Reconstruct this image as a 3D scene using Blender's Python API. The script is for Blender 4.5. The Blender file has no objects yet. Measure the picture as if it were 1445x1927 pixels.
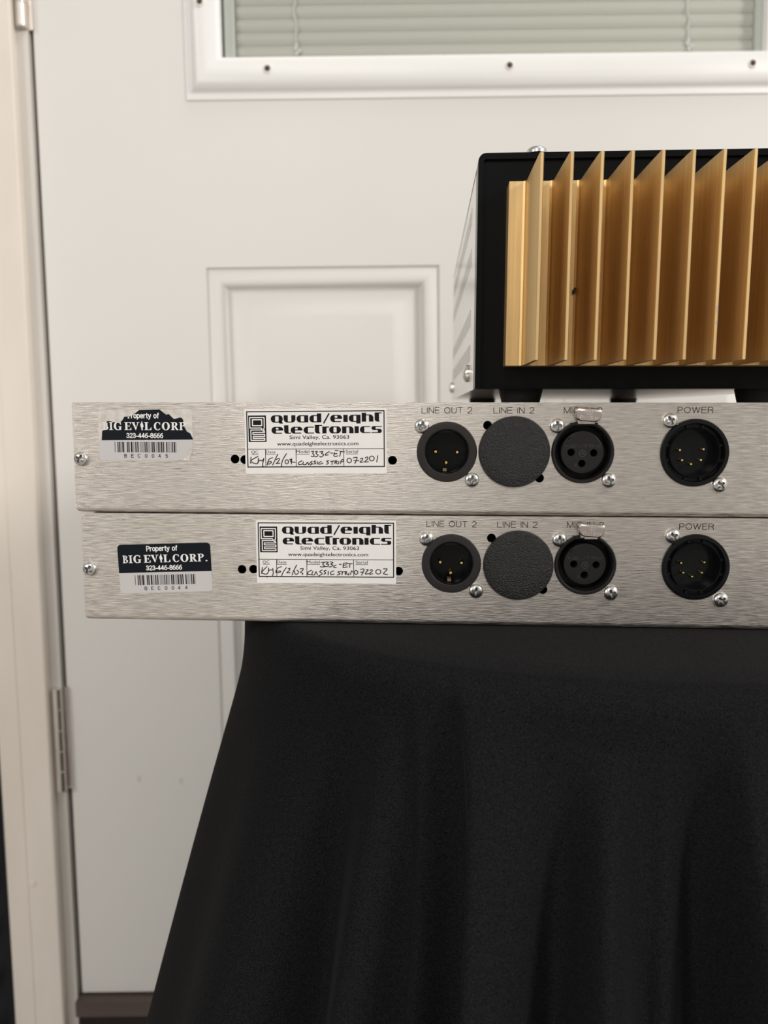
import bpy, bmesh, math, random
from mathutils import Matrix, Vector
from mathutils.geometry import tessellate_polygon
random.seed(7)
PI = math.pi
SC = bpy.context.scene
COL = SC.collection
# ------------------------------------------------------------------ camera, world, lights, exposure
# all measurements in mm; the top front edge of the upper equipment panel is x=any, y=0, z=0 and lies 650 mm over the floor
Z0 = 650.0
def W(x, y, z): return Vector((x / 1000, y / 1000, (z + Z0) / 1000))
cam_d = bpy.data.cameras.new('camera'); cam = bpy.data.objects.new('camera', cam_d); COL.objects.link(cam); SC.camera = cam
right = Vector((0.99858471, 0.05314016, 0.00216634)); up = Vector((-0.00805803, 0.11090896, 0.9937979)); fwd = Vector((-0.05257031, 0.99240885, -0.1111802))
cm = Matrix((right, up, -fwd)).transposed().to_4x4(); cm.translation = W(0, -302.01, -9.12)
cam.matrix_world = cm
cam_d.sensor_fit = 'HORIZONTAL'; cam_d.sensor_width = 36.0; cam_d.lens = 36.0 * 1447 / 1445
cam_d.clip_start = 0.01; cam_d.clip_end = 50
cam_d.dof.use_dof = True; cam_d.dof.focus_distance = 0.302; cam_d.dof.aperture_fstop = 16.0
wd = bpy.data.worlds.new('room_light'); SC.world = wd; wd.use_nodes = True
nt = wd.node_tree; nt.nodes.clear()
wo = nt.nodes.new('ShaderNodeOutputWorld'); wb = nt.nodes.new('ShaderNodeBackground')
tc = nt.nodes.new('ShaderNodeTexCoord'); sx = nt.nodes.new('ShaderNodeSeparateXYZ'); rp = nt.nodes.new('ShaderNodeValToRGB')
mr = nt.nodes.new('ShaderNodeMapRange'); mr.inputs[1].default_value = -1; mr.inputs[2].default_value = 1
nt.links.new(tc.outputs['Generated'], sx.inputs[0]); nt.links.new(sx.outputs['Z'], mr.inputs[0]); nt.links.new(mr.outputs[0], rp.inputs[0])
e = rp.color_ramp.elements
e[0].position = 0.15; e[0].color = (0.66, 0.63, 0.61, 1)
e[1].position = 0.85; e[1].color = (0.95, 0.93, 0.88, 1)
m_ = rp.color_ramp.elements.new(0.5); m_.color = (0.80, 0.77, 0.73, 1)
mx = nt.nodes.new('ShaderNodeMapRange'); mx.inputs[1].default_value = -1; mx.inputs[2].default_value = 1; mx.inputs[3].default_value = 0.62; mx.inputs[4].default_value = 1.25   # darker towards the foam-lined side of the room
vm = nt.nodes.new('ShaderNodeVectorMath'); vm.operation = 'SCALE'
nt.links.new(sx.outputs['X'], mx.inputs[0]); nt.links.new(rp.outputs[0], vm.inputs[0]); nt.links.new(mx.outputs[0], vm.inputs['Scale']); nt.links.new(vm.outputs[0], wb.inputs[0]); wb.inputs[1].default_value = 0.50; nt.links.new(wb.outputs[0], wo.inputs[0])
def area(name, loc, target, sx_, sy_, power, color):
    d = bpy.data.lights.new(name, 'AREA'); d.shape = 'RECTANGLE'; d.size = sx_; d.size_y = sy_; d.energy = power; d.color = color
    o = bpy.data.objects.new(name, d); COL.objects.link(o); o.location = loc
    o.rotation_euler = (Vector(target) - Vector(loc)).to_track_quat('-Z', 'Y').to_euler()
    return o
area('ceiling_lamp', (0.55, 0.02, 2.35), (0.40, 0.12, 0.6), 0.6, 0.4, 5.2, (1.0, 0.97, 0.93))
area('ceiling_lamp', (-0.5, -3.2, 2.2), (0.0, 0.3, 0.5), 0.8, 0.4, 17.0, (1.0, 0.97, 0.93))
area('ceiling_lamp', (3.1, -2.1, 2.2), (-0.1, 0.3, 0.3), 0.6, 0.5, 66.0, (1.0, 0.97, 0.93))
area('low_fill_light', (-2.1, -2.0, 1.3), (-0.3, 0.4, 0.2), 0.5, 0.5, 20.0, (1.0, 0.96, 0.92))  # added fill to brighten the lower door, not a fitting of the room
SC.view_settings.view_transform = 'Standard'
try: SC.view_settings.look = 'None'
except Exception: pass
SC.view_settings.exposure = 0.21; SC.view_settings.gamma = 1.0; SC.view_settings.use_curve_mapping = False
SC.cycles.max_bounces = 8

# ------------------------------------------------------------------ materials
def mat(name, col, rough=0.5, metal=0.0, noise=0.0, nscale=(20, 20, 20), bump=0.0, bscale=(200, 200, 200), col2=None, rvar=0.0, **kw):
    m = bpy.data.materials.new(name); m.use_nodes = True; n = m.node_tree.nodes; l = m.node_tree.links
    b = n['Principled BSDF']; b.inputs['Base Color'].default_value = (*col, 1); b.inputs['Roughness'].default_value = rough; b.inputs['Metallic'].default_value = metal
    for k, v in kw.items(): b.inputs[k].default_value = v
    t = n.new('ShaderNodeTexCoord')
    def tex(scale, detail=4):
        mp = n.new('ShaderNodeMapping'); mp.inputs['Scale'].default_value = scale; l.new(t.outputs['Object'], mp.inputs[0])
        x = n.new('ShaderNodeTexNoise'); x.inputs['Scale'].default_value = 1.0; x.inputs['Detail'].default_value = detail; l.new(mp.outputs[0], x.inputs['Vector']); return x
    if noise or col2:
        x = tex(nscale); r = n.new('ShaderNodeValToRGB'); l.new(x.outputs[0], r.inputs[0])
        c2 = col2 or tuple(c * (1 - noise) for c in col)
        r.color_ramp.elements[0].position = 0.35; r.color_ramp.elements[1].position = 0.65
        r.color_ramp.elements[0].color = (*c2, 1); r.color_ramp.elements[1].color = (*col, 1); l.new(r.outputs[0], b.inputs['Base Color'])
        if rvar:
            q = n.new('ShaderNodeMapRange'); q.inputs[1].default_value = 0.3; q.inputs[2].default_value = 0.7
            q.inputs[3].default_value = rough - rvar; q.inputs[4].default_value = rough + rvar; l.new(x.outputs[0], q.inputs[0]); l.new(q.outputs[0], b.inputs['Roughness'])
    if bump:
        x = tex(bscale, 3); bp = n.new('ShaderNodeBump'); bp.inputs['Strength'].default_value = bump; bp.inputs['Distance'].default_value = 0.001
        l.new(x.outputs[0], bp.inputs['Height']); l.new(bp.outputs[0], b.inputs['Normal'])
    return m
M = {}
M['alu'] = mat('brushed_aluminium', (0.76, 0.70, 0.64), 0.34, 1.0, noise=0.24, nscale=(150, 900, 2000), bump=0.22, bscale=(200, 900, 3200), rvar=0.10)
M['alu_side'] = mat('satin_aluminium', (0.82, 0.80, 0.78), 0.22, 1.0, noise=0.06, nscale=(900, 30, 900))
M['steel'] = mat('zinc_plated_steel', (0.78, 0.77, 0.74), 0.25, 1.0, noise=0.25, nscale=(900, 900, 900))
M['recess'] = mat('screw_recess', (0.30, 0.29, 0.28), 0.4, 1.0)
M['nickel'] = mat('nickel_tab', (0.60, 0.53, 0.48), 0.25, 1.0, noise=0.1, nscale=(300, 300, 300))
M['gold'] = mat('gold_anodised_aluminium', (0.74, 0.53, 0.265), 0.50, 1.0, noise=0.14, nscale=(700, 700, 18), bump=0.04, bscale=(1500, 1500, 30))
M['pin'] = mat('gold_plated_pin', (0.95, 0.72, 0.28), 0.18, 1.0)
M['blk'] = mat('black_plastic', (0.016, 0.0145, 0.0145), 0.38, 0, noise=0.1, nscale=(500, 500, 500))
M['charcoal'] = mat('charcoal_metal', (0.026, 0.023, 0.023), 0.42, 0.0, noise=0.1, nscale=(500, 500, 500))
M['blkgloss'] = mat('gloss_black_plastic', (0.006, 0.006, 0.0065), 0.18)
M['blkpaint'] = mat('black_paint', (0.005, 0.005, 0.0055), 0.25, 0, noise=0.1, nscale=(300, 300, 300))
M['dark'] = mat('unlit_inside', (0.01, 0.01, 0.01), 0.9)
M['rubber'] = mat('black_rubber', (0.016, 0.016, 0.016), 0.6, 0, noise=0.1, nscale=(300, 300, 300))
M['pebble'] = mat('pebbled_black_plastic', (0.009, 0.009, 0.009), 0.36, 0, bump=0.7, bscale=(1900, 1900, 1900))
M['paper'] = mat('label_paper', (0.80, 0.775, 0.75), 0.55, 0, noise=0.05, nscale=(90, 90, 90))
M['ink'] = mat('black_ink', (0.012, 0.010, 0.012), 0.6)
M['pen'] = mat('pen_ink', (0.03, 0.026, 0.03), 0.6)
M['silver'] = mat('silver_sticker', (0.54, 0.515, 0.51), 0.45, 0.0, noise=0.03, nscale=(100, 100, 100))
M['navy'] = mat('dark_navy_sticker', (0.006, 0.0085, 0.0125), 0.45)
M['white_ink'] = mat('white_ink', (0.78, 0.76, 0.74), 0.5)
M['grey_ink'] = mat('grey_ink', (0.30, 0.29, 0.29), 0.5)
M['residue'] = mat('torn_paper_residue', (0.68, 0.64, 0.60), 0.7, 0, col2=(0.52, 0.47, 0.41), nscale=(260, 260, 260))
M['legend'] = mat('screen_print', (0.03, 0.024, 0.024), 0.6)
M['door'] = mat('white_door_paint', (0.72, 0.695, 0.66), 0.42, 0, noise=0.02, nscale=(6, 6, 6), bump=0.02, bscale=(600, 600, 600))
M['scuff'] = mat('grey_scuff', (0.60, 0.585, 0.56), 0.6)
M['frame'] = mat('white_window_frame_plastic', (0.86, 0.845, 0.825), 0.35, 0, noise=0.02, nscale=(10, 10, 40))
M['casing'] = mat('cream_casing_paint', (0.80, 0.73, 0.65), 0.5, 0, col2=(0.73, 0.655, 0.57), nscale=(14, 14, 5), bump=0.1, bscale=(60, 60, 10))
M['jamb'] = mat('jamb_paint', (0.66, 0.62, 0.57), 0.5, 0, noise=0.1, nscale=(20, 20, 4))
M['wall'] = mat('wall_paint', (0.62, 0.59, 0.54), 0.7, 0, bump=0.1, bscale=(150, 150, 150))
M['hinge'] = mat('satin_nickel_hinge', (0.80, 0.74, 0.69), 0.36, 1.0, noise=0.2, nscale=(300, 300, 20))
M['blind'] = mat('blind_slat', (0.66, 0.645, 0.59), 0.5)
M['spacer'] = mat('glass_spacer', (0.80, 0.82, 0.78), 0.4)
M['brass'] = mat('brass_screw', (0.20, 0.145, 0.085), 0.6, 0.6)
M['foam'] = mat('charcoal_foam', (0.020, 0.020, 0.022), 0.95, 0, bump=0.5, bscale=(900, 900, 900))
M['thresh'] = mat('brown_threshold', (0.12, 0.09, 0.08), 0.5, 0, noise=0.2, nscale=(8, 60, 60))
M['floor'] = mat('grey_carpet', (0.46, 0.44, 0.41), 0.9, 0, noise=0.3, nscale=(300, 300, 300))
M['sill'] = mat('dark_sill', (0.030, 0.022, 0.021), 0.5, 0, noise=0.3, nscale=(6, 30, 6))
M['cloth'] = mat('black_cloth', (0.019, 0.019, 0.0203), 0.8, 0, col2=(0.0028, 0.0028, 0.003), nscale=(3800, 3800, 2800), bump=0.25, bscale=(3800, 3800, 2800))
b = M['cloth'].node_tree.nodes['Principled BSDF']; b.inputs['Sheen Weight'].default_value = 0.026; b.inputs['Sheen Roughness'].default_value = 0.3
for k_, v_ in dict(navy=.12, ink=.1, pen=.1, legend=.1, charcoal=.18, blk=.2, blkgloss=.2, blkpaint=.09, rubber=.1, pebble=.4, dark=.05, foam=.05, sill=.2, floor=.1, thresh=.2, cloth=.015).items():
    M[k_].node_tree.nodes['Principled BSDF'].inputs['Specular IOR Level'].default_value = v_
b = M['alu'].node_tree.nodes['Principled BSDF']; b.inputs['Anisotropic'].default_value = 0.75                    # brushed along x: reflections spread up and down
tg = M['alu'].node_tree.nodes.new('ShaderNodeCombineXYZ'); tg.inputs[2].default_value = 1.0; M['alu'].node_tree.links.new(tg.outputs[0], b.inputs['Tangent'])
def glass_mat():
    m = bpy.data.materials.new('window_glass'); m.use_nodes = True; n = m.node_tree.nodes; l = m.node_tree.links
    for x in list(n): n.remove(x)
    o = n.new('ShaderNodeOutputMaterial'); mx = n.new('ShaderNodeMixShader'); t = n.new('ShaderNodeBsdfTransparent'); g = n.new('ShaderNodeBsdfGlossy'); f = n.new('ShaderNodeFresnel')
    t.inputs[0].default_value = (0.985, 0.992, 0.982, 1); g.inputs['Roughness'].default_value = 0.02; f.inputs[0].default_value = 1.3
    l.new(f.outputs[0], mx.inputs[0]); l.new(t.outputs[0], mx.inputs[1]); l.new(g.outputs[0], mx.inputs[2]); l.new(mx.outputs[0], o.inputs[0]); return m
M['glass'] = glass_mat()

# ------------------------------------------------------------------ mesh helpers
class MB:
    def __init__(s): s.v = []; s.f = []; s.m = []; s.mats = []
    def mi(s, m):
        if m not in s.mats: s.mats.append(m)
        return s.mats.index(m)
    def add(s, vs, fs, m):
        k = len(s.v); i = s.mi(m); s.v += [Vector(v) for v in vs]
        for f in fs: s.f.append([k + a for a in f]); s.m.append(i)
    def box(s, x0, x1, y0, y1, z0, z1, m):
        s.add([(x0, y0, z0), (x1, y0, z0), (x1, y1, z0), (x0, y1, z0), (x0, y0, z1), (x1, y0, z1), (x1, y1, z1), (x0, y1, z1)],
              [(0, 3, 2, 1), (4, 5, 6, 7), (0, 1, 5, 4), (1, 2, 6, 5), (2, 3, 7, 6), (3, 0, 4, 7)], m)
    def lathe(s, prof, cx, cz, m, n=48, axis='y', cy=0):
        # prof: (radius, y); outer first. Faces look to -y when radius shrinks along the list
        vs = []; fs = []; rings = []
        for r, y in prof:
            if r < 1e-6: rings.append([len(vs)]); vs.append((0, y, 0)); continue
            rings.append(list(range(len(vs), len(vs) + n)))
            vs += [(r * math.cos(2 * PI * i / n), y, r * math.sin(2 * PI * i / n)) for i in range(n)]
        for a, b in zip(rings, rings[1:]):
            for i in range(n):
                j = (i + 1) % n
                if len(a) == 1 and len(b) == 1: continue
                if len(b) == 1: fs.append((a[i], a[j], b[0]))
                elif len(a) == 1: fs.append((a[0], b[j], b[i]))
                else: fs.append((a[i], a[j], b[j], b[i]))
        if axis == 'y': vs = [(x + cx, y, z + cz) for x, y, z in vs]
        elif axis == 'z': vs = [(x + cx, -z + cz, y + cy) for x, y, z in vs]     # y of the profile becomes height (cx, cz are x and y)
        s.add(vs, fs, m)
    def plate(s, outer, holes, y0, y1, m, edges=True, put=None):
        # flat plate in the xz plane between y0 (front) and y1, with holes
        put = put or (lambda x, y, z: (x, y, z))
        loops = [outer] + holes
        tri = tessellate_polygon([[Vector((x, z, 0)) for x, z in L] for L in loops])
        pts = [p for L in loops for p in L]
        for y, flip in ((y0, False), (y1, True)) if y1 is not None else ((y0, False),):
            fs = []
            for t in tri:
                a, b, c = (Vector(pts[i]) for i in t)
                ccw = (b - a).x * (c - a).y - (b - a).y * (c - a).x > 0
                fs.append(tuple(t) if ccw != flip else tuple(reversed(t)))
            s.add([put(x, y, z) for x, z in pts], fs, m)
        if y1 is not None and edges:
            for L in loops:
                n = len(L)
                s.add([put(x, y0, z) for x, z in L] + [put(x, y1, z) for x, z in L], [(i, i + n, (i + 1) % n + n, (i + 1) % n) for i in range(n)], m)
    def obj(s, name, parent=None, org=(0, 0, 0), smooth=35, put=None, link=True):
        me = bpy.data.meshes.new(name); o = Vector(org)
        vs = [((put(*v) if put else v)) for v in s.v]
        vs = [tuple((Vector(v) - o) / 1000) for v in vs]
        me.from_pydata(vs, [], s.f); me.update()
        for m in s.mats: me.materials.append(M[m])
        me.polygons.foreach_set('material_index', s.m)
        bm = bmesh.new(); bm.from_mesh(me); bmesh.ops.remove_doubles(bm, verts=bm.verts, dist=1e-6); bm.to_mesh(me); bm.free()
        if smooth:
            me.polygons.foreach_set('use_smooth', [True] * len(me.polygons)); me.set_sharp_from_angle(angle=math.radians(smooth))
        ob = bpy.data.objects.new(name, me)
        COL.objects.link(ob)
        if parent: ob.parent = parent
        return ob
def circ(cx, cz, r, n=40, cw=False):
    L = [(cx + r * math.cos(2 * PI * i / n), cz + r * math.sin(2 * PI * i / n)) for i in range(n)]
    return L[::-1] if cw else L
def rrect(x0, z0, x1, z1, r, n=6):
    out = []
    rs = r if isinstance(r, (tuple, list)) else (r, r, r, r)        # bl, br, tr, tl
    for (cx, cz, a), q in zip(((x0, z0, PI), (x1, z0, 1.5 * PI), (x1, z1, 0), (x0, z1, .5 * PI)), rs):
        if q <= 0: out.append((cx, cz)); continue
        ox = cx + q * (1 if cx == x0 else -1); oz = cz + q * (1 if cz == z0 else -1)
        out += [(ox + q * math.cos(a + .5 * PI * i / n), oz + q * math.sin(a + .5 * PI * i / n)) for i in range(n + 1)]
    return out
def tag(o, label=None, cat=None, group=None, kind=None):
    if label: o['label'] = label
    if cat: o['category'] = cat
    if group: o['group'] = group
    if kind: o['kind'] = kind
    return o
def empty(name, loc, rot=(0, 0, 0)):
    o = bpy.data.objects.new(name, None); COL.objects.link(o); o.location = W(*loc); o.rotation_euler = rot; o.empty_display_size = 0.02
    return o

# ------------------------------------------------------------------ lettering
_cache = {}
def font_mesh(txt, weight):
    k = (txt, weight)
    if k in _cache: return _cache[k]
    cu = bpy.data.curves.new('lettering', 'FONT'); cu.body = txt; cu.size = 1.0; cu.offset = weight; cu.resolution_u = 4; cu.fill_mode = 'FRONT'
    o = bpy.data.objects.new('lettering', cu); COL.objects.link(o)
    dg = bpy.context.evaluated_depsgraph_get(); me = bpy.data.meshes.new_from_object(o.evaluated_get(dg))
    vs = [tuple(v.co) for v in me.vertices]; fs = [tuple(p.vertices) for p in me.polygons]
    bpy.data.objects.remove(o); bpy.data.curves.remove(cu); bpy.data.meshes.remove(me)
    _cache[k] = (vs, fs); return vs, fs
def text(mb, txt, x0, x1, base, top, m, put, weight=0.0, cap='H'):
    """txt fitted between x0 and x1, capitals from base to top, in the drawing frame that put() maps to mm"""
    vs, fs = font_mesh(txt, weight); hv, _ = font_mesh(cap, weight)
    h = max(v[1] for v in hv); ax = min(v[0] for v in vs); bx = max(v[0] for v in vs)
    out = [put(x0 + (v[0] - ax) / (bx - ax) * (x1 - x0), base + v[1] / h * (top - base)) for v in vs]
    mb.add(out, orient(out, fs), m)
def orient(vs, fs):
    r = []
    for f in fs:
        a, b, c = (Vector(vs[i]) for i in f[:3]); n = (b - a).cross(c - a)
        r.append(tuple(f) if n.y <= 0 else tuple(reversed(f)))
    return r
_jit = [0]
def jit(P):                                                    # overlapping pen strokes lie a hair above one another, never in one plane
    _jit[0] = (_jit[0] + 1) % 16
    P[:] = [(v[0], v[1] - _jit[0] * 0.0022, v[2]) for v in P]; return P
def poly(mb, pts, m, put, holes=()):
    loops = [pts] + list(holes)
    tri = tessellate_polygon([[Vector((x, y, 0)) for x, y in L] for L in loops]); P = [put(x, y) for L in loops for x, y in L]
    mb.add(P, orient(P, tri), m)
def line(mb, pts, w, m, put, closed=False, cap=True):
    if closed: pts = list(pts) + [pts[0]]
    for (x0, y0), (x1, y1) in zip(pts, pts[1:]):
        d = Vector((x1 - x0, y1 - y0)); L = d.length
        if L < 1e-6: continue
        n = Vector((-d.y, d.x)) / L * w / 2
        P = [put(x0 + n.x, y0 + n.y), put(x0 - n.x, y0 - n.y), put(x1 - n.x, y1 - n.y), put(x1 + n.x, y1 + n.y)]
        jit(P); mb.add(P, orient(P, [(0, 1, 2, 3)]), m)
    if cap:
        for x, y in pts:
            P = [put(x + w / 2 * math.cos(i * PI / 4), y + w / 2 * math.sin(i * PI / 4)) for i in range(8)]
            jit(P); mb.add(P, orient(P, [tuple(range(8))]), m)
def curve_pts(pts, n=5):                                       # Catmull-Rom through a pen stroke
    if len(pts) < 3: return pts
    P = [pts[0]] + list(pts) + [pts[-1]]; out = []
    for i in range(1, len(P) - 2):
        for k in range(n):
            t = k / n
            out.append(tuple(0.5 * (2 * P[i][q] + (P[i + 1][q] - P[i - 1][q]) * t + (2 * P[i - 1][q] - 5 * P[i][q] + 4 * P[i + 1][q] - P[i + 2][q]) * t * t + (3 * P[i][q] - P[i - 1][q] - 3 * P[i + 1][q] + P[i + 2][q]) * t ** 3) for q in (0, 1)))
    return out + [pts[-1]]
def ell(cx, cy, rx, ry): return [(cx + rx * math.cos(2 * PI * i / 14 - 1.3), cy + ry * math.sin(2 * PI * i / 14 - 1.3)) for i in range(15)]

def A(cx, cy, rx, ry, a0, a1, n=12): return [(cx + rx * math.cos(math.radians(a0 + (a1 - a0) * i / n)), cy + ry * math.sin(math.radians(a0 + (a1 - a0) * i / n))) for i in range(n + 1)]
GL = {  # plain grotesque letters as pen paths: (width, paths), capital height 1
 'L': (.50, [[(0, 1), (0, 0), (.5, 0)]]), 'I': (.0, [[(0, 0), (0, 1)]]), 'N': (.60, [[(0, 0), (0, 1), (.6, 0), (.6, 1)]]), 'E': (.54, [[(.54, 1), (0, 1), (0, 0), (.56, 0)], [(0, .53), (.5, .53)]]),
 'O': (.74, [A(.37, .5, .37, .5, 90, 450, 28)]), 'U': (.60, [[(0, 1), (0, .32)] + A(.3, .3, .3, .3, 180, 360, 12) + [(.6, .32), (.6, 1)]]), 'T': (.62, [[(0, 1), (.62, 1)], [(.31, 1), (.31, 0)]]),
 'M': (.72, [[(0, 0), (0, 1), (.36, 0), (.72, 1), (.72, 0)]]), 'C': (.68, [A(.37, .5, .37, .5, 38, 322, 22)]), 'P': (.56, [[(0, 0), (0, 1), (.3, 1)] + A(.3, .73, .27, .27, 90, -90, 10) + [(.3, .46), (0, .46)]]),
 'R': (.62, [[(0, 0), (0, 1), (.32, 1)] + A(.32, .75, .27, .25, 90, -90, 10) + [(0, .5)], [(.33, .5), (.48, .46), (.56, .30), (.57, .08), (.62, 0)]]), 'W': (.94, [[(0, 1), (.24, 0), (.47, 1), (.70, 0), (.94, 1)]]),
 'B': (.58, [[(0, 0), (0, 1), (.3, 1)] + A(.3, .765, .24, .235, 90, -90, 10) + [(0, .53)], [(.3, .53)] + A(.3, .265, .28, .265, 90, -90, 10) + [(0, 0)]]), 'H': (.6, [[(0, 0), (0, 1)], [(.6, 0), (.6, 1)], [(0, .53), (.6, .53)]]),
 '2': (.52, [A(.26, .73, .25, .27, 165, -15, 12) + [(.44, .5), (.06, .14), (0, 0), (.53, 0)]]), '3': (.50, [A(.24, .74, .22, .26, 160, -90, 12) + [(.18, .49)], A(.24, .26, .25, .26, 90, -165, 14)]),
 '4': (.54, [[(.54, .26), (0, .26), (.40, 1), (.40, 0)]]), '5': (.52, [[(.47, 1), (.1, 1), (.04, .52)] + A(.25, .31, .26, .32, 125, -160, 14)]), '6': (.52, [A(.26, .31, .25, .32, 90, 450, 20), A(.40, .36, .395, .63, 78, 180, 14)]),
 '8': (.50, [A(.25, .745, .22, .255, -90, 270, 18), A(.25, .26, .25, .27, 90, 450, 18)]), '0': (.50, [A(.25, .5, .25, .5, 90, 450, 24)]), '-': (.28, [[(0, .34), (.28, .34)]]), ' ': (.26, []),
 'S': (.56, [A(.28, .75, .25, .25, 20, 270, 12) + A(.28, .25, .28, .26, 90, -160, 12)]),
 'r': (.30, [[(0, 0), (0, .72)], A(.27, .42, .27, .28, 175, 88, 6)]), 'o': (.5, [A(.25, .36, .25, .36, 90, 450, 20)]), 'p': (.5, [[(0, -.26), (0, .72)], A(.25, .36, .25, .36, 90, 450, 20)]),
 'e': (.5, [[(.02, .38), (.49, .38)] + A(.25, .36, .245, .36, 0, 318, 18)]), 't': (.26, [[(.12, .95), (.12, .12), (.18, 0), (.28, 0)], [(0, .7), (.27, .7)]]), 'y': (.48, [[(0, .72), (.25, .02)], [(.49, .72), (.22, -.12), (.12, -.25), (.02, -.25)]]),
 'f': (.28, [[(.11, 0), (.11, .82), (.17, .98), (.3, .98)], [(0, .7), (.28, .7)]])}
def gtext(mb, txt, x0, x1, base, top, m, put, w=.1, gap=.22, mono=False):
    h = top - base; x = 0.0; P = []
    for ch in txt: P.append(x); x += GL[ch][0] + gap
    tot = x - gap; k = (x1 - x0) / (tot + w * .5)
    for ch, px in zip(txt, P):
        for path in GL[ch][1]:
            q = [(x0 + (px + a + w * .25) * k, base + h * (w / 2 + b_ * (1 - w))) for a, b_ in path]
            line(mb, q, abs(h) * w, m, put, cap=len(path) < 60)
# ------------------------------------------------------------------ the setting: door, wall, casing, floor (door frame: u along the door, o out of it, w up)
DM = Matrix(((0.99838727, -0.05454267, -0.01574666), (0.05484749, 0.99830193, 0.01962172), (0.0146497, -0.02045374, 0.99968347)))
def D(u, o, w):
    v = DM @ Vector((u, o, w)); return Vector((v.x, v.y + 460.0, v.z))
def Dw(u, o, w): return tuple(D(u, o, w) + Vector((0, 0, Z0)))
UC = 65.5; UL = -365.2; UR = 2 * UC - UL; WB = -597.0; WT = 1435.0
def mitred(mb, u0, u1, w0, w1, prof, m, close=False):
    # rectangle rings: prof = (inset, o)
    vs = []; fs = []
    for d, o in prof: vs += [(u0 + d, o, w0 + d), (u1 - d, o, w0 + d), (u1 - d, o, w1 - d), (u0 + d, o, w1 - d)]
    for i in range(len(prof) - 1):
        for k in range(4):
            j = (k + 1) % 4; a = 4 * i
            fs.append((a + k, a + j, a + 4 + j, a + 4 + k))
    if close: a = 4 * (len(prof) - 1); fs.append((a, a + 1, a + 2, a + 3))
    mb.add(vs, fs, m)
mb = MB()
PANELS = [(-210.5, 14.8, -470.0, 145.3), (2 * UC - 14.8, 2 * UC + 210.5, -470.0, 145.3)]
LITE = (-200.0, 2 * UC + 200.0, 318.0, 1245.0)
us = sorted({UL, UR, *(p[0] for p in PANELS), *(p[1] for p in PANELS), LITE[0], LITE[1]}); ws = sorted({WB, WT, -470.0, 145.3, LITE[2], LITE[3]})
for a, b in zip(us, us[1:]):
    for c, d in zip(ws, ws[1:]):
        mu, mw = (a + b) / 2, (c + d) / 2
        if any(p[0] < mu < p[1] and p[2] < mw < p[3] for p in PANELS + [LITE]): continue
        mb.add([(a, 0, c), (b, 0, c), (b, 0, d), (a, 0, d)], [(0, 1, 2, 3)], 'door')
for p in PANELS:
    mitred(mb, p[0], p[1], p[2], p[3], [(0, 0), (0.6, 1.6), (2.2, 2.4), (4, 1.6), (8, 0.2), (12, -0.3), (15.5, 0.6), (18.5, 5.5), (20.5, 8.5), (23, 9.0), (27, 8.2), (38, 3.4), (44, 0.9), (47, 0.5)], 'door', close=True)
for (a, b, c, d) in ((UL, WB, UL, WT), (UR, WT, UR, WB), (UR, WB, UL, WB), (UL, WT, UR, WT)):
    mb.add([(a, 0, b), (c, 0, d), (c, 44, d), (a, 44, b)], [(0, 1, 2, 3)], 'door')
mb.add([(UL, 44, WB), (UR, 44, WB), (UR, 44, WT), (UL, 44, WT)], [(3, 2, 1, 0)], 'door')
for (a, b, c, d) in ((LITE[0], LITE[2], LITE[1], LITE[2]), (LITE[0], LITE[3], LITE[0], LITE[2]), (LITE[1], LITE[2], LITE[1], LITE[3])):
    mb.add([(a, 0, b), (c, 0, d), (c, 43, d), (a, 43, b)], [(0, 3, 2, 1)], 'door')
for (su, sw, rr) in ((-296, -365, 2.2), (-253, -368, 2.0)):            # two small scuff marks low on the door
    mb.add([(su + rr * math.cos(i), -0.05, sw + 1.9 * rr * math.sin(i)) for i in (0, .7, 1.6, 2.4, 3.1, 4, 4.7, 5.5)], [tuple(range(8))], 'scuff')
door = mb.obj('door_1', smooth=50, put=Dw); tag(door, kind='structure')
def dpart(mb, name, parent, smooth=40, **k): return mb.obj(name, parent, put=Dw, smooth=smooth)
# window in the door: frame, glass, blind between the panes
fr = (-223.4, 2 * UC + 223.4, 299.4, 1265.0)
mb = MB(); mitred(mb, *fr, [(0, 0), (0.3, -1.6), (3.0, -2.2), (5.0, -2.6), (7.0, -5.5), (10.0, -9.0), (14, -11.2), (19, -12.4), (25, -12.8), (30, -12.4), (33.5, -10.6), (35.0, -8.2), (35.2, 6.0)], 'frame')
wf = dpart(mb, 'window_frame', door, smooth=60)
for u, w in ((-144.7, 322.0), (80.0, 322.2), (305.5, 321.5), (-205.5, 381.6)):
    mb = MB(); mb.lathe([(4.2, -12.3), (4.0, -13.3), (2.9, -13.5)], u, w, 'frame', 20); mb.lathe([(2.9, -13.4), (2.6, -12.9), (0, -13.0)], u, w, 'brass', 20)
    mb.box(u - 1.9, u + 1.9, -13.25, -12.9, w - .35, w + .35, 'dark'); mb.box(u - .35, u + .35, -13.25, -12.9, w - 1.9, w + 1.9, 'dark')
    dpart(mb, 'screw', wf)
gi = (fr[0] + 35.2, fr[1] - 35.2, fr[2] + 35.2, fr[3] - 35.2)
mb = MB(); mitred(mb, *gi, [(-2, 1.0), (9.5, 1.0), (9.5, 16)], 'spacer')
mb2 = MB()
sp = (gi[0], gi[1], gi[2], gi[3])
mb = MB()
for (a0, a1, c0, c1) in ((gi[0] + 1.6, gi[0] + 11.5, gi[2] - 3, gi[3]), (gi[1] - 4.5, gi[1] + 1, gi[2] - 3, gi[3])):
    mb.box(a0, a1, 3, 9, c0, c1, 'spacer')
dpart(mb, 'glass_spacer', wf)
mb = MB(); mb.box(gi[0] + .05, gi[1] - .05, -1.2, 1.2, gi[2] + .05, gi[3] - .05, 'glass'); dpart(mb, 'glass_pane', wf)
bl = (gi[0] + 12.0, gi[1] - 5.0)
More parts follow.
